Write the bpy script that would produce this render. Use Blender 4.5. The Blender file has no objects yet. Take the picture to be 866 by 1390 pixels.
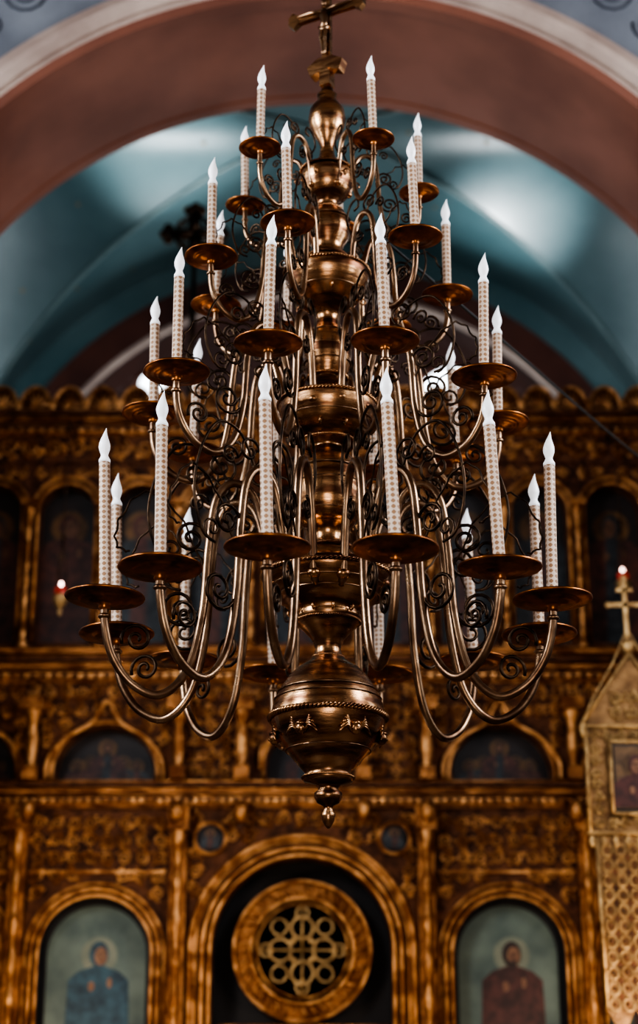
import bpy, math, random
from mathutils import Vector, Matrix
random.seed(7)
pi=math.pi
scene=bpy.context.scene
try: scene.view_settings.look='AgX - High Contrast'
except Exception: pass

# ------------------------------------------------------------------ materials
def mat(name,color,metal=0.0,rough=0.5,var=None,vscale=5.0,bump=0.0,bscale=40.0,coat=0.0,emis=None,estr=0.0,contrast=(0.35,0.65),stretch=None):
    m=bpy.data.materials.new(name); m.use_nodes=True
    nt=m.node_tree; b=nt.nodes['Principled BSDF']
    b.inputs['Base Color'].default_value=(*color,1)
    b.inputs['Metallic'].default_value=metal
    b.inputs['Roughness'].default_value=rough
    b.inputs['Coat Weight'].default_value=coat
    b.inputs['Coat Roughness'].default_value=0.22
    if emis:
        b.inputs['Emission Color'].default_value=(*emis,1); b.inputs['Emission Strength'].default_value=estr
    tc=nt.nodes.new('ShaderNodeTexCoord'); vec=tc.outputs['Object']
    if stretch:
        mp=nt.nodes.new('ShaderNodeMapping'); mp.inputs['Scale'].default_value=stretch; nt.links.new(vec,mp.inputs['Vector']); vec=mp.outputs['Vector']
    if var:
        n=nt.nodes.new('ShaderNodeTexNoise'); n.inputs['Scale'].default_value=vscale; n.inputs['Detail'].default_value=6
        nt.links.new(vec,n.inputs['Vector'])
        r=nt.nodes.new('ShaderNodeValToRGB')
        r.color_ramp.elements[0].position=contrast[0]; r.color_ramp.elements[0].color=(*var,1)
        r.color_ramp.elements[1].position=contrast[1]; r.color_ramp.elements[1].color=(*color,1)
        nt.links.new(n.outputs['Fac'],r.inputs['Fac']); nt.links.new(r.outputs['Color'],b.inputs['Base Color'])
        mr=nt.nodes.new('ShaderNodeMapRange'); mr.inputs['To Min'].default_value=min(1,rough+0.14); mr.inputs['To Max'].default_value=max(0.05,rough-0.06)
        nt.links.new(n.outputs['Fac'],mr.inputs['Value']); nt.links.new(mr.outputs['Result'],b.inputs['Roughness'])
    if bump>0:
        n2=nt.nodes.new('ShaderNodeTexNoise'); n2.inputs['Scale'].default_value=bscale; n2.inputs['Detail'].default_value=4
        nt.links.new(vec,n2.inputs['Vector'])
        bp=nt.nodes.new('ShaderNodeBump'); bp.inputs['Strength'].default_value=bump; bp.inputs['Distance'].default_value=0.02
        nt.links.new(n2.outputs['Fac'],bp.inputs['Height']); nt.links.new(bp.outputs['Normal'],b.inputs['Normal'])
    return m

BRASS=mat('aged_brass',(0.54,0.30,0.15),1.0,0.23,var=(0.12,0.052,0.028),vscale=4.5,bump=0.12,bscale=9,contrast=(0.38,0.62),stretch=(1,1,6))
ARMB=mat('arm_brass',(0.43,0.275,0.17),1.0,0.26,var=(0.13,0.07,0.042),vscale=7,bump=0.05,bscale=30)
PANB=mat('pan_copper_brass',(0.52,0.205,0.07),1.0,0.28,var=(0.14,0.048,0.018),vscale=10,bump=0.14,bscale=20)
WIRE=mat('scroll_iron_gilt',(0.095,0.058,0.036),1.0,0.36,var=(0.025,0.017,0.014),vscale=20)
GOLD=mat('carved_gilt_wood',(0.46,0.205,0.078),0.85,0.40,var=(0.14,0.046,0.016),vscale=6,bump=1.0,bscale=45,contrast=(0.40,0.62))
GOLD2=mat('carved_gilt_relief',(0.68,0.35,0.145),0.9,0.32,var=(0.24,0.092,0.032),vscale=9,bump=0.5,bscale=60,contrast=(0.40,0.62))
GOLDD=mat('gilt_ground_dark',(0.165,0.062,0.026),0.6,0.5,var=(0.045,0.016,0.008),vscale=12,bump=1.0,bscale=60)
PALE=mat('pale_gilt_metal',(0.54,0.36,0.17),0.85,0.40,var=(0.27,0.16,0.07),vscale=14,bump=0.5,bscale=60)
BANG=mat('banner_gilt_ground',(0.30,0.17,0.075),0.7,0.48,var=(0.14,0.07,0.03),vscale=10,bump=0.6,bscale=60)
DARK=mat('dark_recess',(0.010,0.007,0.007),0,0.7)
ICOND=mat('icon_dark_paint',(0.016,0.010,0.010),0,0.5,var=(0.008,0.006,0.007),vscale=8)
TEAL=mat('icon_teal_paint',(0.12,0.155,0.125),0,0.5,var=(0.055,0.08,0.07),vscale=3)
ROBER=mat('icon_robe_red',(0.08,0.02,0.014),0,0.5,var=(0.03,0.008,0.006),vscale=15)
ROBEB=mat('icon_robe_blue',(0.025,0.075,0.10),0,0.5,var=(0.01,0.03,0.045),vscale=15)
ROBEW=mat('icon_robe_ochre',(0.14,0.075,0.03),0,0.5,var=(0.05,0.025,0.01),vscale=15)
SKIN=mat('icon_skin_paint',(0.24,0.12,0.06),0,0.5,var=(0.14,0.06,0.03),vscale=20)
HAIR=mat('icon_hair_paint',(0.025,0.012,0.008),0,0.6)
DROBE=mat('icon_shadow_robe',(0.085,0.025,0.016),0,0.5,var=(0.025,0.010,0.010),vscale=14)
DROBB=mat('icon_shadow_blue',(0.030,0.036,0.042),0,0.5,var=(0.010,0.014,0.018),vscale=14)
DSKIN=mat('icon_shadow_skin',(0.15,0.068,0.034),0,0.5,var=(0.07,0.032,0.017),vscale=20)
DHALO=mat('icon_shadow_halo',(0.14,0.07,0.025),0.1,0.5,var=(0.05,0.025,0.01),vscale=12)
HALOP=mat('icon_halo_pale',(0.18,0.185,0.13),0.1,0.5,var=(0.11,0.13,0.10),vscale=6)
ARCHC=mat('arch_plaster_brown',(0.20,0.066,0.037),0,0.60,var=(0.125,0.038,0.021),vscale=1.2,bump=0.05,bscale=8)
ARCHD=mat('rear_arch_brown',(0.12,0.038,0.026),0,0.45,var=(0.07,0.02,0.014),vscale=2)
MOULD=mat('archivolt_grey_plaster',(0.46,0.36,0.31),0,0.5,var=(0.30,0.22,0.19),vscale=2)
WALLG=mat('wall_greyblue_plaster',(0.18,0.195,0.225),0,0.65,var=(0.11,0.12,0.145),vscale=2)
STEN=mat('wall_stencil_paint',(0.05,0.055,0.075),0,0.6)
NAVE=mat('nave_wall_plaster',(0.26,0.18,0.13),0,0.6,var=(0.18,0.12,0.085),vscale=2)
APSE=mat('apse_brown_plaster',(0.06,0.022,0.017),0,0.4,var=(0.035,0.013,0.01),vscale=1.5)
FLOORM=mat('stone_floor',(0.15,0.105,0.075),0,0.35,var=(0.085,0.06,0.042),vscale=3)
VAULT=mat('vault_teal_paint',(0.125,0.21,0.225),0,0.32,var=(0.055,0.12,0.135),vscale=0.7,coat=0.6,bump=0.12,bscale=2.5)
RIB=mat('vault_rib_paint',(0.15,0.22,0.225),0,0.4,var=(0.10,0.16,0.17),vscale=2)
STAR=mat('gilt_star',(0.25,0.18,0.09),0.5,0.5)
BULB=mat('frosted_bulb',(0.92,0.92,0.95),0,0.25,emis=(0.95,0.97,1.0),estr=0.45)  # bulbs are unlit; slight emission added so they read bright white
CABLE=mat('cable_black',(0.02,0.02,0.02),0,0.6)
REDG=mat('red_lamp_glass',(0.25,0.02,0.02),0,0.08,emis=(1,0.12,0.06),estr=0.2)
FLAME=mat('lamp_flame',(1,0.7,0.6),0,0.5,emis=(1,0.66,0.58),estr=12)
WINM=mat('daylight_pane',(0.8,0.85,0.9),0,0.3,emis=(0.85,0.93,1.0),estr=4.5)

def candle_mat():
    m=bpy.data.materials.new('candle_sleeve'); m.use_nodes=True
    nt=m.node_tree; b=nt.nodes['Principled BSDF']; L=nt.links.new
    tc=nt.nodes.new('ShaderNodeTexCoord'); sp=nt.nodes.new('ShaderNodeSeparateXYZ'); L(tc.outputs['Object'],sp.inputs[0])
    def M(op,a=None,b_=None,vb=None):
        n=nt.nodes.new('ShaderNodeMath'); n.operation=op
        if a is not None: L(a,n.inputs[0])
        if b_ is not None: L(b_,n.inputs[1])
        if vb is not None: n.inputs[1].default_value=vb
        return n.outputs[0]
    ang=M('ARCTAN2',sp.outputs['Y'],sp.outputs['X'])
    u=M('MULTIPLY',ang,vb=3.0)
    v=M('MULTIPLY',sp.outputs['Z'],vb=125.0)
    s1=M('SINE',M('ADD',u,v)); s2=M('SINE',M('SUBTRACT',u,v))
    p=M('MULTIPLY',s1,s2)
    g=M('GREATER_THAN',p,vb=0.12)
    mx=nt.nodes.new('ShaderNodeMix'); mx.data_type='RGBA'
    L(g,mx.inputs['Factor']); mx.inputs['A'].default_value=(0.72,0.57,0.47,1); mx.inputs['B'].default_value=(0.36,0.20,0.11,1)
    L(mx.outputs['Result'],b.inputs['Base Color']); b.inputs['Roughness'].default_value=0.4
    return m
CAND=candle_mat()

# ------------------------------------------------------------------ mesh builder
class B:
    def __init__(s): s.v=[]; s.f=[]; s.m=[]; s.sm=[]; s.mats=[]
    def mi(s,m):
        if m not in s.mats: s.mats.append(m)
        return s.mats.index(m)
    def add(s,vs,fs,m,smooth=True):
        o=len(s.v); s.v+= [tuple(v) for v in vs]; k=s.mi(m)
        for f in fs: s.f.append(tuple(i+o for i in f)); s.m.append(k); s.sm.append(smooth)
    def obj(s,name,parent=None,loc=(0,0,0)):
        me=bpy.data.meshes.new(name); me.from_pydata(s.v,[],s.f)
        for m in s.mats: me.materials.append(m)
        me.polygons.foreach_set('material_index',s.m); me.polygons.foreach_set('use_smooth',s.sm)
        me.update()
        o=bpy.data.objects.new(name,me); scene.collection.objects.link(o); o.location=loc
        if parent: o.parent=parent
        return o
    def box(s,x0,x1,y0,y1,z0,z1,m):
        vs=[(x,y,z) for x in (x0,x1) for y in (y0,y1) for z in (z0,z1)]
        s.add(vs,[(0,1,3,2),(4,6,7,5),(0,4,5,1),(2,3,7,6),(0,2,6,4),(1,5,7,3)],m,False)
    def lathe(s,prof,m,seg=32,c=(0,0,0),T=None,smooth=True):
        vs=[];fs=[]
        for r,z in prof:
            for i in range(seg):
                a=2*pi*i/seg; p=Vector((r*math.cos(a),r*math.sin(a),z))
                if T: p=T@p
                vs.append((p.x+c[0],p.y+c[1],p.z+c[2]))
        for j in range(len(prof)-1):
            for i in range(seg):
                k=(i+1)%seg
                fs.append((j*seg+i,j*seg+k,(j+1)*seg+k,(j+1)*seg+i))
        if prof[0][0]>1e-5: fs.append(tuple(range(seg-1,-1,-1)))
        if prof[-1][0]>1e-5: fs.append(tuple((len(prof)-1)*seg+i for i in range(seg)))
        s.add(vs,fs,m,smooth)
    def tube(s,pts,r,m,n=8,closed=False):
        P=[Vector(p) for p in pts]; N=len(P)
        rr=r if isinstance(r,(list,tuple)) else [r]*N
        vs=[];fs=[]; up=None
        for i in range(N):
            a=P[(i-1)%N] if (closed or i>0) else P[i]; b=P[(i+1)%N] if (closed or i<N-1) else P[i]
            t=(b-a)
            if t.length<1e-9: t=Vector((0,0,1))
            t.normalize()
            if up is None:
                up=Vector((0,0,1)) if abs(t.z)<0.9 else Vector((1,0,0))
            u=up-t*up.dot(t)
            if u.length<1e-6: u=t.orthogonal()
            u.normalize(); w=t.cross(u); up=u
            for k in range(n):
                an=2*pi*k/n; vs.append(P[i]+(u*math.cos(an)+w*math.sin(an))*rr[i])
        for i in range(N if closed else N-1):
            j=(i+1)%N
            for k in range(n):
                l=(k+1)%n; fs.append((i*n+k,i*n+l,j*n+l,j*n+k))
        if not closed:
            fs.append(tuple(range(n-1,-1,-1))); fs.append(tuple((N-1)*n+k for k in range(n)))
        s.add(vs,fs,m)
    def ball(s,c,rx,ry,rz,m,seg=12,rings=8):
        prof=[]
        for j in range(rings+1):
            a=-pi/2+pi*j/rings; prof.append((math.cos(a) if 0<j<rings else 0.0001,math.sin(a)))
        s.lathe(prof,m,seg,c,Matrix.Diagonal((rx,ry,rz)))
    def plate(s,outline,y,m,th=0.0):
        n=len(outline); vs=[(x,y,z) for x,z in outline]; fs=[tuple(range(n))]
        if th>0:
            vs+=[(x,y+th,z) for x,z in outline]
            for i in range(n):
                j=(i+1)%n; fs.append((i,j,n+j,n+i))
        s.add(vs,fs,m,False)
    def arch_plate(s,x0,x1,z0,z1,cx,hw,zs,zb,yf,yb,m,mj=None,N=28):
        mj=mj or m
        angs=[pi*i/N for i in range(N+1)]
        angs+=[math.atan2(z1-zs,x1-cx),math.atan2(z1-zs,x0-cx)]
        angs=sorted(angs)
        inn=[];out=[]
        inn.append((cx+hw,zb)); out.append((x1,zb))
        for a in angs:
            c,sn=math.cos(a),math.sin(a)
            inn.append((cx+hw*c,zs+hw*sn))
            ts=[]
            if c>1e-9: ts.append((x1-cx)/c)
            if c<-1e-9: ts.append((x0-cx)/c)
            if sn>1e-9: ts.append((z1-zs)/sn)
            t=min(ts); out.append((cx+t*c,zs+t*sn))
        inn.append((cx-hw,zb)); out.append((x0,zb))
        n=len(inn)
        vs=[(x,yf,z) for x,z in inn]+[(x,yf,z) for x,z in out]+[(x,yb,z) for x,z in inn]+[(x,yb,z) for x,z in out]
        fs=[];fj=[]
        for i in range(n-1):
            fs.append((i,i+1,n+i+1,n+i)); fj.append((i,i+1,2*n+i+1,2*n+i)); fs.append((2*n+i,2*n+i+1,3*n+i+1,3*n+i)); fs.append((n+i,n+i+1,3*n+i+1,3*n+i))
        s.add(vs,fs,m,False); s.add(vs,fj,mj,False)
        if zb>z0: s.box(x0,x1,yf,yb,z0,zb,m)

def catmull(P,sub=6):
    out=[];n=len(P)
    for i in range(n-1):
        p0=P[max(i-1,0)];p1=P[i];p2=P[i+1];p3=P[min(i+2,n-1)]
        for k in range(sub):
            t=k/sub
            out.append(tuple(0.5*((2*b)+(-a+c)*t+(2*a-5*b+4*c-d)*t*t+(-a+3*b-3*c+d)*t**3) for a,b,c,d in zip(p0,p1,p2,p3)))
    out.append(tuple(P[-1])); return out
def empty(name,loc=(0,0,0)):
    e=bpy.data.objects.new(name,None); scene.collection.objects.link(e); e.location=loc; return e
def spiral2(cx,cz,r,turns,a0,d,n=26,rend=0.12):
    o=[]
    for i in range(n+1):
        t=i/n; rad=r*((1-t)*(1-rend)+rend); a=a0+d*2*pi*turns*t
        o.append((cx+rad*math.cos(a),cz+rad*math.sin(a)))
    return o

EYE=1.6
# ================================================================== CHANDELIER
CX,CY=0.042,8.0
chand=empty('chandelier',(CX,CY,0))
# image pixel rows -> height in metres, and pixel half widths -> metres
PXROW=[1125,1100,1050,1000,950,900,850,800,750,700,650,600,550,500,450,400,350,300,250,200,150,100,50,0]
HT=[1.388,1.471,1.641,1.812,1.984,2.162,2.339,2.521,2.706,2.893,3.082,3.276,3.472,3.671,3.873,4.078,4.286,4.498,4.712,4.931,5.154,5.380,5.610,5.845]
def H(o):
    for i in range(len(PXROW)-1):
        if PXROW[i]>=o>=PXROW[i+1]:
            t=(PXROW[i]-o)/(PXROW[i]-PXROW[i+1]); return HT[i]+t*(HT[i+1]-HT[i])+EYE
    return HT[-1]+EYE
def HR(o,hw): return hw*(7.518+(H(o)-EYE)*0.342)/2400
body=[(1125,1),(1122,4),(1115,8),(1106,10),(1098,6),(1094,7),(1090,15),(1083,19),(1077,19),(1072,13),(1066,17),(1062,33),(1055,35),(1050,30),(1045,36),(1035,44),(1022,56),(1008,66),(995,73),(984,77),(975,78),(962,76),(948,71),(934,64),(920,54),(908,42),(898,26),(890,19),(880,17),(868,22),(856,33),(848,42),(842,46),(836,46),(833,44),(826,52),(815,66),(803,77),(793,83),(785,87),(778,86),(774,78),(770,58),(766,42),(756,36),(748,34),(744,22),(730,20),(718,22),(714,34),(706,41),(690,46),(670,48),(650,46),(634,40),(620,31),(612,22),(606,22),(602,38),(592,50),(580,58),(568,63),(556,67),(550,66),(546,60),(540,44),(534,32),(524,28),(518,22),(512,26),(500,30),(486,33),(470,33),(456,28),(446,20),(436,14),(428,16),(420,28),(408,42),(396,50),(384,56),(376,58),(370,56),(364,46),(356,32),(350,26),(342,20),(334,22),(326,28),(314,31),(300,30),(290,24),(284,15),(276,15),(270,24),(262,31),(250,35),(240,36),(232,34),(228,24),(222,15),(210,10),(200,9),(192,12),(184,18),(174,23),(162,25),(150,23),(142,17),(136,12),(130,14),(126,9),(112,7)]
b=B(); pr=[(max(HR(o,w),0.0005),H(o)) for o,w in body]
b.lathe(pr,BRASS,48)
def rope(bb,r,z,rad,m,turns=40):
    for ph in (0,pi):
        n=turns*6
        pts=[((r+rad*0.6*math.cos(turns*2*pi*i/n+ph))*math.cos(2*pi*i/n),(r+rad*0.6*math.cos(turns*2*pi*i/n+ph))*math.sin(2*pi*i/n),z+rad*0.6*math.sin(turns*2*pi*i/n+ph)) for i in range(n)]
        bb.tube(pts,rad*0.6,m,5,True)
for o,w,rd in [(975,79,0.013),(845,44,0.007),(1056,35,0.006),(784,88,0.010),(745,33,0.009),(602,38,0.009),(551,67,0.009),(514,27,0.007),(372,58,0.008),(351,28,0.007),(286,19,0.006),(234,36,0.006),(893,21,0.006)]:
    rope(b,HR(o,w),H(o),rd,BRASS,44)
for o,w in [(950,72.5),(940,68),(1020,58),(660,47.5),(640,43.5),(700,44.5),(575,61.5),(495,32),(455,28),(300,30.8),(400,47.5),(800,79.5),(812,70)]:
    rr=HR(o,w); z=H(o); b.tube([(rr*math.cos(2*pi*i/48),rr*math.sin(2*pi*i/48),z) for i in range(48)],0.0035,ARMB,5,True)
# cherub bosses with wings on the big lower ball
for k in range(6):
    a=-pi/2+pi/6+k*pi/3; R=HR(1003,69)
    ca,sa=math.cos(a),math.sin(a); z=H(1003)
    def q(r,t,zz): return (r*ca-t*sa, r*sa+t*ca, zz)
    b.ball(q(R+0.012,0,z),0.026,0.026,0.03,BRASS)
    b.ball(q(R+0.036,0,z-0.004),0.007,0.007,0.009,BRASS,8,6)
    b.ball(q(R+0.016,0,z+0.022),0.024,0.024,0.014,BRASS,8,6)
    for sgn in (-1,1):
        for j in range(5):
            pts=[q(R+0.008,sgn*0.018,z-0.012),q(R+0.014,sgn*(0.045),z+0.012+0.010*j),q(R+0.006-0.004*j*0.3,sgn*(0.085-0.010*j),z-0.025+0.022*j)]
            b.tube(catmull(pts,4),[0.008]*5+[0.0095,0.008,0.005,0.002],BRASS,5)
for (o,w,n) in [(836,44,12),(592,48,10),(408,42,8),(250,34,6)]:
    for k in range(n):
        a=2*pi*k/n+0.13; R0=HR(o,w); z0=H(o)
        pts=[((R0+p[0])*math.cos(a),(R0+p[0])*math.sin(a),z0+p[1]) for p in spiral2(0.022,0,0.024,1.3,pi,-1,16)]
        b.tube(pts,0.005,BRASS,5)
b.obj('turned_stem',chand)

tiers=[
 dict(n='lower',ang=[15.5,45,75,105,135,165,195,225,255,286,317.5,346.8],R=1.06,zp=2.383,zc=3.00,zb=1.945,rh=0.27,zh=2.52,pr=0.184,ch=0.83,cr=0.0265,tr=0.0198),
 dict(n='middle',ang=[17.5,58,98,129,163,198,234,270,304,342],R=0.858,zp=3.425,zc=3.80,zb=3.07,rh=0.21,zh=3.42,pr=0.156,ch=0.65,cr=0.0240,tr=0.0175),
 dict(n='upper',ang=[-17,41,103,150,200,-113,-65],R=0.63,zp=4.15,zc=4.43,zb=3.84,rh=0.17,zh=4.12,pr=0.132,ch=0.56,cr=0.0225,tr=0.0150),
 dict(n='crown',ang=[28,100,172,-116,-44],R=0.485,zp=4.71,zc=4.90,zb=4.44,rh=0.11,zh=4.66,pr=0.105,ch=0.485,cr=0.0205,tr=0.0125)]
def candle_mesh(h,r):
    c=B(); hs=h-0.165*(r/0.0265)**0.6
    c.lathe([(r*1.15,0),(r*1.15,0.012),(r,0.014),(r,hs),(r*0.9,hs+0.004)],CAND,20)
    hb=h-hs
    prof=[(r*1.04,hs-0.012),(r*1.04,hs+0.002),(r*0.85,hs+0.01),(r*0.62,hs+0.025),(r*0.66,hs+0.03)]
    for t,w in [(0.26,0.82),(0.34,0.98),(0.42,1.04),(0.5,0.98),(0.6,0.80),(0.7,0.58),(0.8,0.36),(0.9,0.18),(0.97,0.07),(1.0,0.01)]:
        prof.append((r*w,hs+hb*t))
    st=len(c.v); c.lathe(prof,BULB,16)
    for i in range(st,len(c.v)):
        x,y,z=c.v[i]; t=max(0,(z-hs-hb*0.5)/(hb*0.5)); c.v[i]=(x+0.010*t*t,y,z)
    return c
for T in tiers:
    arms=B(); scr=B(); P=T['pr']; R=T['R']; zc=T['zc'];zb=T['zb'];h=zc-zb;rh=T['rh'];zh=T['zh'];zp=T['zp']
    rc=.445*R
    prof2=[(rh-0.07,zh-0.03),(rh,zh),(rh+.20*(rc-rh),zh+.50*(zc-zh)),(rh+.50*(rc-rh),zc-.10*(zc-zh)),(rc,zc),(rc+.075*R,zc-.09*h),(rc+.105*R,zc-.32*h),(rc+.125*R,zc-.62*h),(rc+.185*R,zc-.88*h),(rc+.30*R,zb),(.87*R,zb+.04*h),(.955*R,zb+.15*h),(.993*R,zb+.28*h),(R,zp-0.22*P)]
    sm=catmull(prof2,7)
    pan=B()
    pan.lathe([(0.001,-.34*P),(.10*P,-.34*P),(.15*P,-.27*P),(.13*P,-.2*P),(.22*P,-.16*P),(.36*P,-.155*P),(.40*P,-.12*P),(.52*P,-.135*P),(.64*P,-.10*P),(.68*P,-.065*P),(.80*P,-.085*P),(.90*P,-.05*P),(.97*P,-.045*P),(1.0*P,-.01*P),(.985*P,.03*P),(.95*P,.035*P),(.90*P,.0),(.7*P,-.04*P),(.5*P,-.06*P),(.26*P,-.07*P),(.24*P,.10*P),(.27*P,.13*P),(.27*P,.16*P),(.2*P,.16*P),(.18*P,.02*P),(0.001,.02*P)],PANB,36)
    pm=None; cm=None; cb=candle_mesh(T['ch'],T['cr'])
    for a in T['ang']:
        th=math.radians(a+random.uniform(-1.0,1.0)); ux,uy=math.sin(th),-math.cos(th)
        dz=random.uniform(-.008,.008)
        def W(r,z): return (r*ux,r*uy,z+EYE+dz)
        arms.tube([W(r,z) for r,z in sm],T['tr'],ARMB,10)
        arms.ball(W(rh,zh),T['tr']*1.7,T['tr']*1.7,T['tr']*1.3,BRASS)
        rr,zz=sm[-5]
        arms.ball(W(rr,zz),T['tr']*1.5,T['tr']*1.5,T['tr']*0.8,ARMB)
        wr=T['tr']*0.44
        def S(pts,r=wr): scr.tube([W(x,z) for x,z in pts],r,WIRE,5)
        S(spiral2(rc+.105*R+.08*R,zc-.28*h,.08*R,1.8,pi,-1))
        S(spiral2(rc+.125*R+.10*R,zc-.60*h,.095*R,1.8,pi,1))
        S(spiral2(.93*R-.075*R,zb+.24*h,.07*R,1.7,-0.4,1))
        S(spiral2(rc-.06*R,zc-.20*h,.055*R,1.6,pi/2,1,20))
        # paired volutes standing on the crest of the arm
        S(spiral2(rc+.055*R,zc+.075*R,.075*R,1.6,-pi/2-.3,-1,22),wr*0.9)
        S(spiral2(rc+.175*R,zc+.02*h,.05*R,1.5,pi,-1,18),wr*0.8)
        c2=catmull([(rc+.02*R,zc),(rc+.11*R,zc+.14*h),(rc+.24*R,zc+.16*h),(rc+.34*R,zc+.02*h),(rc+.38*R,zc-.18*h),(rc+.33*R,zc-.36*h),(rc+.25*R,zc-.40*h)],6)
        S(c2,wr*0.8)
        S(spiral2(rc+.27*R,zc-.34*h,.055*R,1.4,-pi/2,1,18),wr*0.8)
        c3=catmull([(rc+.11*R,zc-.45*h),(rc+.24*R,zc-.18*h),(.84*R,zc-.08*h),(.95*R,zc-.22*h),(.96*R,zc-.34*h),(.90*R,zc-.37*h)],8)
        tw=[(x+.006*math.cos(i*1.3),z+.006*math.sin(i*1.3)) for i,(x,z) in enumerate(c3)]
        S(tw,wr*0.6)
        c4=catmull([(rh+.06*R,zh+.6*(zc-zh)),(rh-.02,zc-.02*h),(rh+.0*R,zc+.13*h),(rh+.08*R,zc+.17*h),(rh+.10*R,zc+.10*h),(rh+.05*R,zc+.07*h)],6)
        S(c4,wr*0.9)
        if pm is None:
            o=pan.obj(T['n']+'_drip_pan',chand); pm=o.data
            co=cb.obj(T['n']+'_candle',chand); cm=co.data
        else:
            o=bpy.data.objects.new(T['n']+'_drip_pan',pm); co=bpy.data.objects.new(T['n']+'_candle',cm)
            for q_ in (o,co): scene.collection.objects.link(q_); q_.parent=chand
        o.location=W(R,zp); co.location=(W(R,zp)[0],W(R,zp)[1],W(R,zp)[2]+0.02*P)
        o.rotation_euler=(random.uniform(-.03,.03),random.uniform(-.03,.03),random.uniform(0,6))
        co.rotation_euler=(random.uniform(-.02,.02),random.uniform(-.045,.03),random.uniform(-.6,.6))
    arms.obj(T['n']+'_arms',chand); scr.obj(T['n']+'_scrollwork',chand)
zb0=H(118)
def rot(p,a=-math.radians(28)): 
    return Vector((p[0]*math.cos(a)-p[1]*math.sin(a),p[0]*math.sin(a)+p[1]*math.cos(a),p[2]))
cc=B()
cc.box(-.024,.024,-.014,.014,zb0-.02,7.80,BRASS)
zx=EYE+5.765
cc.box(-.20,.20,-.014,.014,zx-.023,zx+.023,BRASS)
for sx in (-1,1):
    cc.plate([(sx*.165,zx-.023),(sx*.20,zx-.048),(sx*.225,zx-.023),(sx*.225,zx+.023),(sx*.20,zx+.048),(sx*.165,zx+.023)][::sx],-.018,BRASS,.036)
cc.plate([(-.105,zb0+.13),(-.085,zb0+.07),(-.02,zb0+.095),(.02,zb0+.095),(.085,zb0+.07),(.105,zb0+.13),(.04,zb0+.17),(-.04,zb0+.17)],-.03,BRASS,.06)
cc.box(-.03,.03,-.03,.03,zb0-.0,zb0+.09,BRASS)
cc.box(-.07,.07,-.016,.016,zx+.13,zx+.16,BRASS)
cc.tube([(0,-.03,zx-.005),(0,-.036,zx-.05),(.003,-.034,zx-.09),(0,-.036,zx-.12)],[.017,.024,.017,.021],ARMB,10)
cc.ball((.006,-.045,zx+.028),.014,.015,.019,ARMB)
for sx in (-1,1):
    cc.tube([(sx*.015,-.032,zx-.008),(sx*.08,-.03,zx+.006),(sx*.15,-.022,zx+.012),(sx*.168,-.02,zx+.014)],[.009,.007,.005,.006],ARMB,7)
    cc.tube([(sx*.011,-.036,zx-.12),(sx*.012,-.048,zx-.19),(sx*.006,-.034,zx-.26),(sx*.006,-.04,zx-.285)],[.013,.010,.007,.005],ARMB,7)
cc.tube([(-.024,-.034,zx-.112),(0,-.05,zx-.135),(.026,-.036,zx-.118)],.011,ARMB,7)
for v in range(len(cc.v)): cc.v[v]=tuple(rot(cc.v[v]))
cc.obj('crucifix',chand)
ch=B(); z=7.80; k=0
while z<11.99:
    pts=[]
    for i in range(14):
        a=2*pi*i/14; d=.022*math.cos(a); e=.042*math.sin(a)
        pts.append((d,0,z+.03+e) if k%2==0 else (0,d,z+.03+e))
    ch.tube(pts,.006,WIRE,6,True); z+=.062; k+=1
ch.obj('suspension_chain',chand)
c=B(); c.tube(catmull([(.26,0,6.02),(1.02,1.0,5.87),(1.98,2.4,5.76),(3.24,4.2,5.75)],8),.008,CABLE,6); c.obj('power_cable',chand)

# ================================================================== ARCH WALL / ROOM
AR=3.29; AZ=4.84+EYE; Y1=11.07; Y2=12.5
w=B(); w.arch_plate(-6,6,0,12,0,AR,AZ,0,Y1,Y2,WALLG,ARCHC,N=96)
wo=w.obj('wall_front')
t=B()
def sweep(bb,sec,m,N=96,zc=AZ,z0=0.0,smooth=False):
    rows=[]
    for (R,y) in sec:
        rows.append([(R,y,z0)]+[(R*math.cos(pi*i/N),y,zc+R*math.sin(pi*i/N)) for i in range(N+1)]+[(-R,y,z0)])
    n=N+3; vs=[p for r in rows for p in r]; fs=[]
    for j in range(len(rows)-1):
        for i in range(n-1): fs.append((j*n+i,j*n+i+1,(j+1)*n+i+1,(j+1)*n+i))
    bb.add(vs,fs,m,smooth)
sweep(t,[(AR-.002,Y1+.14),(AR-.03,Y1+.10),(AR-.03,Y1-.02),(AR+.02,Y1-.06)],ARCHC)
sweep(t,[(AR+.02,Y1-.06),(AR+.05,Y1-.06),(AR+.055,Y1-.10)],MOULD)
sweep(t,[(AR+.055,Y1-.10),(AR+.10,Y1-.15),(AR+.15,Y1-.15),(AR+.16,Y1-.07),(AR+.22,Y1-.06),(AR+.23,Y1-.03),(AR+.30,Y1-.02),(AR+.31,Y1)],MOULD)
t.obj('trim_archivolt')
t=B(); sweep(t,[(AR+.001,Y2-.12),(AR-.012,Y2-.10),(AR-.012,Y2+.01),(AR+.05,Y2+.02)],ARCHC); t.obj('trim_arch_inner_band')
st=B()
for sx in (-1,1):
    for (cx_,cz_,r_,tn) in [(2.2,9.75,.17,2.0),(2.0,10.05,.13,1.7),(2.45,9.45,.13,1.8),(2.62,9.2,.10,1.6),(2.3,10.2,.15,1.8),(1.75,10.25,.10,1.5),(2.6,9.75,.16,1.8),(2.85,9.35,.16,2)]:
        pts=[(sx*x,Y1-.004,z) for x,z in spiral2(cx_,cz_,r_,tn,random.uniform(0,6),1)]
        st.tube(pts,.014,STEN,4)
st.obj('wall_stencil_ornament',wo)

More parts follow.
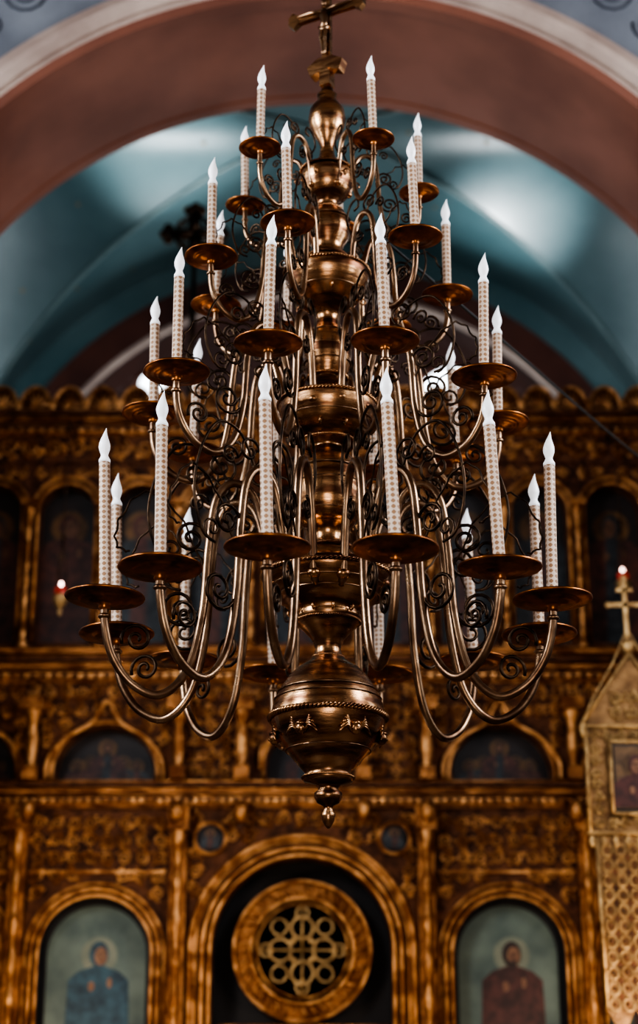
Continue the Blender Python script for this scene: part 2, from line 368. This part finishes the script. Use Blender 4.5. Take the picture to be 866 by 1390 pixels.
f=B(); f.box(-6,6,-4,21.5,-.1,0,FLOORM); f.obj('floor')
f=B(); f.box(-6,6,-4,Y1,12,12.1,NAVE); f.obj('ceiling')
for sx,nm in ((-1,'wall_left'),(1,'wall_right')):
    f=B()
    ys=[-4,1.2,3.0,4.6,6.4,8.0,9.8,Y1]
    x0,x1=(sx*6,sx*6.3) if sx>0 else (-6.3,-6)
    for i in range(7):
        if i%2==0: f.box(x0,x1,ys[i],ys[i+1],0,12,NAVE)
        else:
            f.box(x0,x1,ys[i],ys[i+1],0,5,NAVE); f.box(x0,x1,ys[i],ys[i+1],9.2,12,NAVE)
    wobj=f.obj(nm)
    for i in (1,3,5):
        g=B(); xc=sx*6.15; y0,y1=ys[i],ys[i+1]
        g.box(xc-.01,xc+.01,y0,y1,5,9.2,WINM)
        for yy in (y0+.03,(y0+y1)/2,y1-.03): g.box(xc-.04,xc+.04,yy-.03,yy+.03,5,9.2,DARK)
        for zz in (5.03,6.4,7.8,9.17): g.box(xc-.04,xc+.04,y0,y1,zz-.03,zz+.03,DARK)
        g.obj('window_%d'%(i if sx<0 else i+1),wobj)

# chancel bay : groin vault
A_,B_=3.9,2.25; YC=Y2+B_; ZS=5.4+EYE; HH=3.9
def vz(x,y):
    u=max(0,1-(x/A_)**2); v=max(0,1-((y-YC)/B_)**2)
    return ZS+HH*max(math.sqrt(u),math.sqrt(v))
v=B(); NX,NY=180,120; vs=[];fs=[]
for j in range(NY+1):
    yy=Y2+2*B_*j/NY
    for i in range(NX+1):
        xx=-A_+2*A_*i/NX; vs.append((xx,yy,vz(xx,yy)))
for j in range(NY):
    for i in range(NX):
        a=j*(NX+1)+i; fs.append((a,a+1,a+NX+2,a+NX+1))
v.add(vs,fs,VAULT,False)
vo=v.obj('ceiling_vault')
rb=B()
for sx in (-1,1):
    for sy in (-1,1):
        pts=[]
        for i in range(60):
            tt=i/60*0.985; x=sx*A_*tt; y=YC+sy*B_*tt; pts.append((x,y,vz(x,y)-.005))
        rb.tube(pts,.028,RIB,6)
rb.obj('vault_ribs',vo)
sb=B()
for k in range(34):
    x=random.uniform(-3.5,3.5); y=random.uniform(Y2+.2,Y2+2*B_-.2); e=.02
    z=vz(x,y); n=Vector(((vz(x+e,y)-vz(x-e,y))/(2*e),(vz(x,y+e)-vz(x,y-e))/(2*e),-1)).normalized()
    if abs(n.z)<.25: continue
    u=n.orthogonal().normalized(); w2=n.cross(u); c=Vector((x,y,z))+n*.012; a0=random.uniform(0,6)
    P5=[c+(u*math.cos(a0+pi*i/5)+w2*math.sin(a0+pi*i/5))*(.032 if i%2==0 else .012) for i in range(10)]
    sb.add(P5+[c],[(i,(i+1)%10,10) for i in range(10)],STAR,False)
sb.obj('gilt_stars',vo)
for sx,nm in ((-1,'wall_chancel_left'),(1,'wall_chancel_right')):
    f=B(); f.box(min(sx*A_,sx*4.1),max(sx*A_,sx*4.1),Y2,Y2+2*B_,0,ZS+HH,VAULT); f.obj(nm)
YB=Y2+2*B_; BR=3.20; BZ=5.42+EYE
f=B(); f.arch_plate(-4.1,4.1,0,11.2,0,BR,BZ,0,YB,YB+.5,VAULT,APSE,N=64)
sweep(f,[(BR-.0,YB-.02),(BR-.0,YB-.12),(BR+.03,YB-.14)],MOULD,64,BZ)  # pale trim stands in for a highlight line along the arch edge
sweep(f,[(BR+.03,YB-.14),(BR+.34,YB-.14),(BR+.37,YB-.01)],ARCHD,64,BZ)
f.obj('wall_back')
ap=B(); YA=YB+.5; vs=[];fs=[];n=48
rows=[(BR,0.0),(BR,BZ)]+[(BR*math.cos(pi/2*j/20),BZ+BR*math.sin(pi/2*j/20)) for j in range(1,21)]
for r,z in rows:
    for i in range(n+1): vs.append((r*math.cos(pi*i/n),YA+r*math.sin(pi*i/n),z))
for j in range(len(rows)-1):
    for i in range(n): fs.append((j*(n+1)+i,j*(n+1)+i+1,(j+1)*(n+1)+i+1,(j+1)*(n+1)+i))
ap.add(vs,fs,APSE)
apo=ap.obj('wall_apse')
for k,(x,y,z) in enumerate([(-1.85,17.95,8.0+EYE),(1.39,18.2,8.2+EYE)]):
    g=B(); c=Vector((x,y,z)); n_=(Vector((0,YA,BZ))-c).normalized(); c=Vector((0,YA,BZ))-n_*(BR-.03)
    u=Vector((0,0,1)).cross(n_).normalized(); w2=n_.cross(u)
    ring=[c+(u*math.cos(2*pi*i/24)*.45+w2*math.sin(2*pi*i/24)*.18) for i in range(24)]
    g.add(ring,[tuple(range(24))],WINM,False); g.tube([p+n_*.01 for p in ring],.035,ARCHC,6,True)
    g.obj('window_%d'%(7+k),apo)

# ================================================================== ICONOSTASIS
ico=empty('iconostasis',(-.13,14.0,0))
YF=-.12
def scroll_cell(bb,x,z,s,m,y,flip):
    r=s*.42
    d=1 if flip else -1
    p1=spiral2(x,z,r,1.7,random.choice([0,pi/2,pi,-pi/2]),d,18,.15)
    bb.tube([(a,y,c) for a,c in p1],[s*.095*(1-.5*i/18) for i in range(19)],m,4)
    for k in range(4):
        an=random.uniform(0,2*pi)
        bb.ball((x+r*1.15*math.cos(an),y,z+r*1.15*math.sin(an)),s*.14,s*.10,s*.10,m,6,4)
def scroll_fill(bb,x0,x1,z0,z1,s,m,y,excl=[]):
    nx=max(1,int((x1-x0)/s)); nz=max(1,int((z1-z0)/s))
    for i in range(nx):
        for j in range(nz):
            x=x0+(i+.5)*(x1-x0)/nx; z=z0+(j+.5)*(z1-z0)/nz
            if any(e(x,z) for e in excl): continue
            scroll_cell(bb,x,z,s,m,y,(i+j)%2)
def in_arch(cx,hw,zs,zb,pad=.06):
    def f(x,z):
        if z>=zs: return (x-cx)**2+(z-zs)**2<(hw+pad)**2
        return abs(x-cx)<hw+pad and z>zb-pad
    return f
def arch_line(cx,R,zs,zb,y,N=24):
    return [(cx+R,y,zb)]+[(cx+R*math.cos(pi*i/N),y,zs+R*math.sin(pi*i/N)) for i in range(N+1)]+[(cx-R,y,zb)]
def ell(cx,cz,a,b_,n=24): return [(cx+a*math.cos(2*pi*i/n),cz+b_*math.sin(2*pi*i/n)) for i in range(n)]
def figure(bb,cx,zb,h,y,robe,halo,full=True,veil=None,lean=0,skin=None,under=None,hr=None):
    """painted saint: zb bottom, h height to top of halo"""
    skin=skin or SKIN; under=under or ROBER
    hr=hr or (h*.085 if full else h*.17)
    hz=zb+h-hr*1.5
    sh=hr*2.3
    bb.plate(ell(cx,hz,hr*1.55,hr*1.55),y-.001,halo)
    top=hz-hr*1.0
    o=[(cx-sh*1.1,zb),(cx-sh*1.25,zb+(top-zb)*.35),(cx-sh*1.12,top-hr*1.1),(cx-sh*.75,top-hr*.35),(cx-hr*.45,top+hr*.1),(cx+hr*.45,top+hr*.1),(cx+sh*.75,top-hr*.35),(cx+sh*1.12,top-hr*1.1),(cx+sh*1.25,zb+(top-zb)*.35),(cx+sh*1.1,zb)]
    bb.plate(o,y-.003,robe)
    o2=[(cx-hr*.5,top),(cx-hr*.9,zb),(cx+hr*.6,zb),(cx+hr*.5,top)]
    bb.plate(o2,y-.005,veil or under)
    bb.plate(ell(cx,hz+hr*.08,hr*.82,hr*1.08),y-.007,(veil or HAIR))
    bb.plate(ell(cx+lean*hr*.15,hz-hr*.08,hr*.55,hr*.78),y-.009,skin)
    for sx in (-1,1):
        bb.plate(ell(cx+sx*hr*.22+lean*hr*.15,hz+hr*.02,hr*.12,hr*.06,8),y-.011,HAIR)
        bb.plate(ell(cx+sx*hr*.24+lean*hr*.15,hz+hr*.17,hr*.17,hr*.04,8),y-.011,HAIR)
    bb.plate([(cx+lean*hr*.15-.05*hr,hz+.02*hr),(cx+lean*hr*.15-.09*hr,hz-.25*hr),(cx+lean*hr*.15+.07*hr,hz-.25*hr)],y-.011,under)
    bb.plate(ell(cx+lean*hr*.15,hz-hr*.42,hr*.17,hr*.05,8),y-.011,ROBER)
    if not veil: bb.plate([(cx-hr*.45,hz-hr*.35),(cx-hr*.3,hz-hr*1.05),(cx+hr*.3,hz-hr*1.05),(cx+hr*.45,hz-hr*.35),(cx,hz-hr*.55)],y-.010,HAIR)
    bb.plate(ell(cx-sh*.25,top-hr*1.6,hr*.28,hr*.42,12),y-.008,skin)
    bb.plate(ell(cx+sh*.42,top-hr*1.3,hr*.22,hr*.45,12),y-.008,skin)

bk=B(); bk.box(-3.75,3.75,.16,.26,0,7.5,DARK); bk.obj('backing_wall',ico)
fr=B(); rl=B(); ic=B()
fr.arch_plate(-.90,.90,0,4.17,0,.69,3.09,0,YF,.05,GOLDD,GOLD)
for R_,rd,yy in ((.71,.020,YF-.01),(.765,.020,YF-.02),(.82,.014,YF-.01),(.86,.022,YF-.01)): fr.tube(arch_line(0,R_,3.09,0,yy,36),rd,GOLD2,8)
scroll_fill(rl,-.90,.90,2.0,4.15,.13,GOLD2,YF-.01,[in_arch(0,.88,3.09,0),lambda x,z:(abs(x)-.72)**2+(z-3.93)**2<.16**2])
for sx in (-1,1):
    fr.lathe([(.001,0),(.105,0),(.105,.01),(.10,.02)],ICOND,28,(sx*.72,YF-.01,3.93),Matrix.Rotation(pi/2,3,'X'))
    fr.tube([(sx*.72+.122*math.cos(2*pi*i/28),YF-.02,3.93+.122*math.sin(2*pi*i/28)) for i in range(28)],.016,GOLD2,7,True)
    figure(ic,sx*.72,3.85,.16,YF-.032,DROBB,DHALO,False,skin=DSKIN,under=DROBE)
for sx in (-1,1):
    for (cx_,x0,x1) in ((1.59,1.03,2.15),(2.75,2.27,3.35)):
        c=sx*cx_; a,b_=sorted((sx*x0,sx*x1))
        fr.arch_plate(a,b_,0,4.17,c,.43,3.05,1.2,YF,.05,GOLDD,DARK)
        for R_,rd in ((.44,.016),(.49,.016),(.535,.012)): fr.tube(arch_line(c,R_,3.05,1.2,YF-.01,30),rd,GOLD2,8)
        scroll_fill(rl,a+.02,b_-.02,1.4,4.12,.13,GOLD2,YF-.01,[in_arch(c,.54,3.05,1.2)])
        rl.box(a+.03,b_-.03,YF-.03,YF,3.66,3.68,GOLD2)
        ic.box(c-.45,c+.45,.035,.05,1.2,3.50,DARK)
        pl=[(c+.385*math.cos(pi*i/24),3.05+.385*math.sin(pi*i/24)) for i in range(25)]+[(c-.385,1.2),(c+.385,1.2)]
        ic.plate(pl[::-1],.030,TEAL)
        figure(ic,c+(.02 if sx<0 else .03),1.6,1.59,.028,ROBEB if sx<0 else ROBER,HALOP,False,veil=ROBEB if sx<0 else None,lean=1,hr=.09)
    for px in (.965,2.21,3.42):
        x=sx*px
        fr.box(x-.065,x+.065,YF-.06,.05,0,4.17,GOLD)
        rl.lathe([(.035,0)]+[(.03+.012*math.sin(k*1.3),.3+k*.06) for k in range(60)]+[(.05,3.92),(.06,4.05),(.065,4.15)],GOLD2,10,(x,YF-.075,0))
        rl.box(x-.08,x+.08,YF-.13,YF,3.98,4.17,GOLD)
dd=B(); yd=.02
dd.lathe([(.001,0),(.53,0),(.545,.015),(.53,.03)],GOLD,64,(0,yd+.02,3.09),Matrix.Rotation(pi/2,3,'X'))
def circ(cx,cz,r,y,n=40): return [(cx+r*math.cos(2*pi*i/n),y,cz+r*math.sin(2*pi*i/n)) for i in range(n)]
dd.lathe([(.001,0),(.39,0)],GOLD,48,(0,yd-.016,3.09),Matrix.Rotation(pi/2,3,'X'))
for r_,rd in ((.53,.018),(.40,.018),(.355,.009)): dd.tube(circ(0,3.09,r_,yd-.02),rd,GOLD2,6,True)
for k in range(40):
    a=2*pi*k/40; dd.tube([(.42*math.cos(a),yd-.018,3.09+.42*math.sin(a)),(.505*math.cos(a+.08),yd-.018,3.09+.505*math.sin(a+.08))],.009,GOLD2,5)
for k in range(4):
    a=pi/2*k; ca,sa=math.cos(a),math.sin(a)
    for (dist,rad) in ((.17,.062),(.28,.030)):
        dd.lathe([(.001,0),(rad,0)],ICOND,24,(dist*ca,yd-.019,3.09+dist*sa),Matrix.Rotation(pi/2,3,'X'))
    dd.lathe([(.001,0),(.045,0)],ICOND,20,(.25*math.cos(a+pi/4),yd-.019,3.09+.25*math.sin(a+pi/4)),Matrix.Rotation(pi/2,3,'X'))
    dd.tube(circ(.17*ca,3.09+.17*sa,.085,yd-.025,28),.017,PALE,5,True)
    dd.tube(circ(.28*ca,3.09+.28*sa,.048,yd-.025,20),.013,PALE,5,True)
    dd.tube(circ(.25*math.cos(a+pi/4),3.09+.25*math.sin(a+pi/4),.062,yd-.025,20),.013,PALE,5,True)
    dd.tube([(0,yd-.03,3.09),(.33*ca,yd-.03,3.09+.33*sa)],.013,PALE,5)
    dd.ball((.10*math.cos(a+pi/4),yd-.025,3.09+.10*math.sin(a+pi/4)),.028,.015,.028,PALE,8,6)
dd.box(-.66,-.01,yd,yd+.04,0,2.54,GOLD); dd.box(.01,.66,yd,yd+.04,0,2.54,GOLD)
scroll_fill(dd,-.62,.62,.2,2.5,.16,GOLD2,yd-.01)
dd.obj('royal_doors',ico)
def cornice(z0,z1,dep,m=GOLD,steps=4,x=3.6):
    for k in range(steps):
        a=z0+(z1-z0)*k/steps; b_=z0+(z1-z0)*(k+1)/steps
        fr.box(-x,x,YF-dep*(k+1)/steps,.1,a,b_-.008,m if k%2==0 else GOLDD)
        fr.tube([(-x,YF-dep*(k+1)/steps,b_-.012),(x,YF-dep*(k+1)/steps,b_-.012)],.010,GOLD2,6)
def dentils(z,hh,y,sp,ww):
    n=int(7.0/sp)
    for k in range(-n//2,n//2+1): rl.box(k*sp-ww/2,k*sp+ww/2,y-.02,y+.03,z,z+hh,GOLD2)
cornice(4.17,4.37,.14)
dentils(4.20,.035,YF-.06,.07,.04)
def ogee(cx,hw,zs,zt,y):
    pts=[(cx-hw*1.2,y,zs-.05),(cx-hw*1.15,y,zs+.12),(cx-hw*.8,y,zs+hw*.75),(cx-hw*.3,y,zs+hw*1.05),(cx,y,zt)]
    pts2=[(2*cx-p[0],p[1],p[2]) for p in pts[::-1]][1:]
    return catmull(pts+pts2,5)
for c,hw,x0,x1 in ((-1.57,.39,-2.12,-1.02),(1.58,.39,1.02,2.12),(-2.68,.39,-3.5,-2.16),(2.68,.39,2.16,3.5),(0,.28,-.94,.94)):
    zs=4.44 if c else 4.52
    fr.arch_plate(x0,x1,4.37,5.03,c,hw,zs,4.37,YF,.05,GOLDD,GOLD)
    fr.tube(arch_line(c,hw+.03,zs,4.37,YF-.01),.018,GOLD2,8)
    fr.tube(ogee(c,hw,zs,5.03,YF-.02),.022,GOLD2,7)
    scroll_fill(rl,x0+.02,x1-.02,4.4,5.02,.12,GOLD2,YF-.01,[in_arch(c,hw+.06,zs,4.3)])
    ic.box(c-hw-.02,c+hw+.02,.03,.05,4.37,zs+hw+.02,ICOND)
    for dx in (-.24,-.13,.13,.24):
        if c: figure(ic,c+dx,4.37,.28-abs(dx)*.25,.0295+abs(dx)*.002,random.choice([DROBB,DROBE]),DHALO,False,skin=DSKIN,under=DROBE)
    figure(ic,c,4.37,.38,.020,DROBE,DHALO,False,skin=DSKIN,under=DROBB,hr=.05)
for px in (-2.14,-.98,-.48,.48,.98,2.14):
    rl.box(px-.06,px+.06,YF-.20,YF,4.37,4.47,GOLD)
    rl.lathe([(.05,4.47),(.035,4.5),(.05,4.6),(.055,4.7),(.035,4.8),(.05,4.84),(.07,4.9),(.08,5.0)],GOLD2,12,(px,YF-.11,0))
    rl.ball((px,YF-.14,4.12),.06,.07,.09,GOLD2)
    rl.box(px-.09,px+.09,YF-.20,YF,4.93,5.03,GOLD)
fr.box(-3.6,3.6,YF-.02,.1,5.03,5.17,GOLDD); scroll_fill(rl,-3.55,3.55,5.03,5.17,.13,GOLD2,YF-.03)
cornice(5.17,5.43,.22,steps=5)
dentils(5.20,.04,YF-.09,.085,.05)
cents=[-3.2,-2.585,-1.97,-1.355,-.74,.74,1.355,1.97,2.585,3.2]
for c in cents+[0]:
    hp=.3075 if c else .4325; hw=.225 if c else .31; zs=6.66
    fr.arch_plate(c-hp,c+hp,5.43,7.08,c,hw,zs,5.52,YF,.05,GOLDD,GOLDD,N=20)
    fr.tube(arch_line(c,hw+.02,zs,5.52,YF-.01,20),.015,GOLD2,7)
    fr.tube(arch_line(c,hw+.065,zs+.01,6.62,YF-.015,20),.015,GOLD2,7)
    scroll_fill(rl,c-hp+.02,c+hp-.02,6.6,7.06,.11,GOLD2,YF-.01,[in_arch(c,hw+.07,zs,5.4)])
    ic.box(c-hw-.01,c+hw+.01,.03,.05,5.5,zs+hw+.01,ICOND)
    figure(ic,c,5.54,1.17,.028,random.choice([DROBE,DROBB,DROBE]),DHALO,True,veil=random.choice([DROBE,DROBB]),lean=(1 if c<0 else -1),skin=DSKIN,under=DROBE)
for px in [-2.8925,-2.2775,-1.6625,-1.0475,1.0475,1.6625,2.2775,2.8925,-.43,.43]:
    rl.lathe([(.05,5.43),(.05,5.5),(.03,5.53)]+[(.026+.007*math.sin(k*1.3),5.55+k*.03) for k in range(33)]+[(.04,6.54),(.03,6.56),(.055,6.64),(.06,6.68)],GOLD2,10,(px,YF-.06,0))
    rl.box(px-.065,px+.065,YF-.13,YF,6.68,6.73,GOLD)
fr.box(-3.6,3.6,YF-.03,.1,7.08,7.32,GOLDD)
scroll_fill(rl,-3.55,3.55,7.10,7.31,.19,GOLD2,YF-.04)
cornice(7.32,7.50,.22,steps=4); dentils(7.33,.04,YF-.08,.085,.05)
fr.box(-3.6,3.6,YF-.05,.05,7.5,7.54,GOLD)
for k in range(-12,13):
    cx_=k*.285
    pts=[(cx_+.135*math.cos(pi*i/14),7.54+.22*math.sin(pi*i/14)) for i in range(15)]
    fr.plate(pts[::-1],YF-.06,GOLDD,.08)
    fr.tube([(x,YF-.07,z) for x,z in pts],.018,GOLD2,6)
    for i in range(1,8):
        a=pi*i/8; rl.tube([(cx_,YF-.07,7.55),(cx_+.115*math.cos(a),YF-.07,7.54+.19*math.sin(a))],[.006,.014],GOLD2,5)
    rl.ball((cx_+.1425,YF-.04,7.62),.025,.025,.05,GOLD2,8,6)
fr.obj('carved_frame',ico); rl.obj('carved_relief',ico); ic.obj('icon_paintings',ico)

# ornate standing cross, finial of the iconostasis
oc=B(); x0,z0=-.98,9.34
oc.tube([(x0,0,7.50),(x0,0,z0-.1)],[.035,.022],WIRE,8)
oc.lathe([(.12,0),(.10,.06),(.04,.1),(.04,.2)],GOLDD,12,(x0,0,7.50))
for k in range(4):
    a=pi/2*k; dx,dz=math.cos(a),math.sin(a)
    oc.tube([(x0,0,z0),(x0+.21*dx,0,z0+.21*dz)],[.06,.045],WIRE,8)
    for q_ in (-.7,0,.7):
        oc.ball((x0+.21*dx+.06*math.cos(a+q_*1.6),0,z0+.21*dz+.06*math.sin(a+q_*1.6)),.05,.035,.05,WIRE,10,6)
    a+=pi/4
    oc.tube([(x0+p[0],0,z0+p[1]) for p in spiral2(.14*math.cos(a),.14*math.sin(a),.055,1.4,a+pi,1,14)],.012,WIRE,5)
oc.tube([(x0+.17*math.cos(2*pi*i/32),0,z0+.17*math.sin(2*pi*i/32)) for i in range(32)],.020,WIRE,6,True)
oc.obj('finial_cross',ico)

# ================================================================== CHURCH BANNER
kb=empty('church_banner',(2.15,11.9,0)); k=B()
k.tube([(0,.03,0),(0,.03,4.95)],.022,PALE,10); k.lathe([(.2,0),(.2,.04),(.06,.08),(.03,.2)],PALE,20,(0,.03,0))
k.plate([(-.33,3.63),(-.33,4.40),(0,4.86),(.33,4.40),(.33,3.63)][::-1],-.02,BANG,.03)
k.plate([(-.29,3.63),(-.28,2.50),(-.19,2.30),(-.09,2.50),(0,2.25),(.09,2.50),(.19,2.30),(.28,2.50),(.29,3.63)],-.015,BANG,.025)
for p in [[(-.33,3.63),(-.33,4.40)],[(.33,3.63),(.33,4.40)],[(-.35,4.38),(0,4.88)],[(.35,4.38),(0,4.88)],[(-.34,4.36),(.34,4.36)],[(-.35,3.63),(.35,3.63)],[(-.29,3.6),(-.28,2.5)],[(.29,3.6),(.28,2.5)]]:
    k.tube([(x,-.03,z) for x,z in p],.014,PALE,8)
scroll_fill(k,-.31,.31,3.66,4.34,.08,PALE,-.03,[lambda x,z: abs(x)<.18 and 3.73<z<4.29])
for i in range(6):
    for j in range(11):
        x=-.225+.09*i; z=2.52+.10*j
        k.tube([(x+.036*math.cos(2*pi*q_/10),-.02,z+.042*math.sin(2*pi*q_/10)) for q_ in range(10)],.008,PALE,4,True)
        k.ball((x,-.02,z),.014,.012,.014,GOLDD,6,4)
        k.box(x+.034,x+.056,-.022,-.012,z+.03,z+.07,GOLDD)
scroll_fill(k,-.16,.16,4.40,4.62,.10,PALE,-.03)
for i in range(9): k.ball((-.32+.08*i,-.02,3.58),.022,.015,.045,PALE,8,6)
k.box(-.17,.17,-.045,-.02,3.76,4.25,ICOND); k.box(-.145,.145,-.05,-.04,3.79,4.22,ROBEW)
figure(k,0,3.80,.38,-.052,ROBER,DHALO,False,veil=ROBER)
for p in [[(-.17,3.76),(-.17,4.25)],[(.17,3.76),(.17,4.25)],[(-.17,3.76),(.17,3.76)],[(-.17,4.25),(.17,4.25)]]: k.tube([(x,-.045,z) for x,z in p],.014,PALE,6)
k.ball((0,0,4.93),.05,.05,.06,PALE); k.box(-.016,.016,-.012,.012,4.95,5.42,PALE); k.box(-.12,.12,-.012,.012,5.22,5.25,PALE); k.box(-.06,.06,-.012,.012,5.33,5.355,PALE)
for x,z in ((-.12,5.235),(.12,5.235),(0,5.43)): k.ball((x,0,z),.025,.016,.025,PALE,8,6)
for sx in (-1,1):
    k.tube(catmull([(sx*.34,-.03,4.38),(sx*.27,-.06,4.55),(sx*.12,-.04,4.8),(sx*.02,-.02,5.02)],5),.007,PALE,5)
    k.ball((sx*.35,-.03,4.34),.02,.02,.06,PALE,8,6)
k.obj('banner_frame',kb)

# ================================================================== HANGING OIL LAMPS
def oil_lamp(x,y,z,ztop):
    e=empty('hanging_oil_lamp',(x,y,z)); l=B()
    l.lathe([(.001,-.14),(.012,-.13),(.02,-.10),(.012,-.085),(.035,-.06),(.06,-.01),(.065,.02),(.055,.035)],PALE,16)
    l.lathe([(.035,.02),(.045,.05),(.048,.09),(.04,.10),(.001,.10)],REDG,14)
    l.ball((0,0,.125),.014,.014,.022,FLAME,8,6)
    for kk in range(3):
        a=2*pi*kk/3+.4; l.tube([(.06*math.cos(a),.06*math.sin(a),.03),(.02*math.cos(a),.02*math.sin(a),.40),(0,0,.52)],.004,WIRE,4)
    l.ball((0,0,.53),.02,.02,.03,WIRE,8,6)
    l.tube([(0,0,.53),(0,0,ztop-z)],.005,WIRE,5); l.tube([(0,0,ztop-z),(0,13.9-y,ztop-z+.03)],.012,WIRE,6)
    l.obj('lamp_body',e)
oil_lamp(-2.05,13.4,5.74,7.25); oil_lamp(2.42,13.4,5.86,7.25)

# ================================================================== LIGHTS
def area(name,loc,target,sx,sy,power,col):
    l=bpy.data.lights.new(name,'AREA'); l.shape='RECTANGLE'; l.size=sx; l.size_y=sy; l.energy=power; l.color=col
    o=bpy.data.objects.new(name,l); scene.collection.objects.link(o); o.location=loc
    o.rotation_euler=(Vector(target)-Vector(loc)).to_track_quat('-Z','Y').to_euler(); return o
area('daylight_nave_left',(-5.8,5.5,7.2),(0,8,5),2.4,3.2,520,(0.86,0.93,1.0))
area('daylight_nave_right',(5.8,7.0,7.2),(0,9,5),2.4,3.2,380,(0.92,0.95,1.0))
area('chancel_fill_left',(-3.8,YC,8.2),(1.5,YC+.6,9.5),1.4,1.4,30,(0.88,0.95,1.0))  # added fill pair to brighten the vault webs; these walls have no windows
area('chancel_fill_right',(3.8,YC,8.2),(-1.5,YC+.6,9.5),1.4,1.4,26,(0.88,0.95,1.0))
area('apse_fill_left',(-1.9,19.0,6.3),(-1.6,14.5,10.6),.9,1.8,110,(0.92,0.97,1.0))  # added pair hidden behind the iconostasis to put highlights on the vault
area('apse_fill_right',(2.3,19.0,6.0),(2.0,14.5,10.6),.9,1.8,100,(0.92,0.97,1.0))
area('iconostasis_fill_left',(-2.6,11.2,2.0),(-.5,14,4.8),.5,.5,44,(1.0,0.80,0.60))  # added warm fill pair to brighten the carved screen; no fixtures modelled
area('iconostasis_fill_right',(2.6,11.2,2.0),(.5,14,4.8),.5,.5,44,(1.0,0.80,0.60))
area('rear_fill',(0,-3.8,3.0),(0,10,5),4,4,260,(1.0,0.90,0.80))  # added fill from behind the camera; no door stands there
def spot(name,loc,target,power,ang,col):
    l=bpy.data.lights.new(name,'SPOT'); l.energy=power; l.color=col; l.spot_size=math.radians(ang); l.spot_blend=1.0; l.shadow_soft_size=.12
    o=bpy.data.objects.new(name,l); scene.collection.objects.link(o); o.location=loc
    o.rotation_euler=(Vector(target)-Vector(loc)).to_track_quat('-Z','Y').to_euler()
spot('vault_uplight_left',(-1.5,14.5,8.3),(-1.45,15.05,10.9),430,46,(0.95,0.98,1.0))
spot('vault_uplight_right',(1.9,14.7,8.3),(1.98,15.7,10.5),430,42,(0.97,0.98,1.0))
wd=bpy.data.worlds.new('World'); scene.world=wd; wd.use_nodes=True
bg=wd.node_tree.nodes['Background']; bg.inputs[0].default_value=(0.75,0.72,0.75,1); bg.inputs[1].default_value=0.4

# ================================================================== CAMERA
cam=bpy.data.cameras.new('camera'); co=bpy.data.objects.new('camera',cam); scene.collection.objects.link(co)
co.location=(0,0,EYE); co.rotation_euler=(math.radians(110),0,0)
cam.sensor_fit='VERTICAL'; cam.sensor_height=36; cam.sensor_width=24; cam.lens=2400/1390*36
cam.dof.use_dof=True; cam.dof.focus_distance=8.0; cam.dof.aperture_fstop=0.95
scene.camera=co
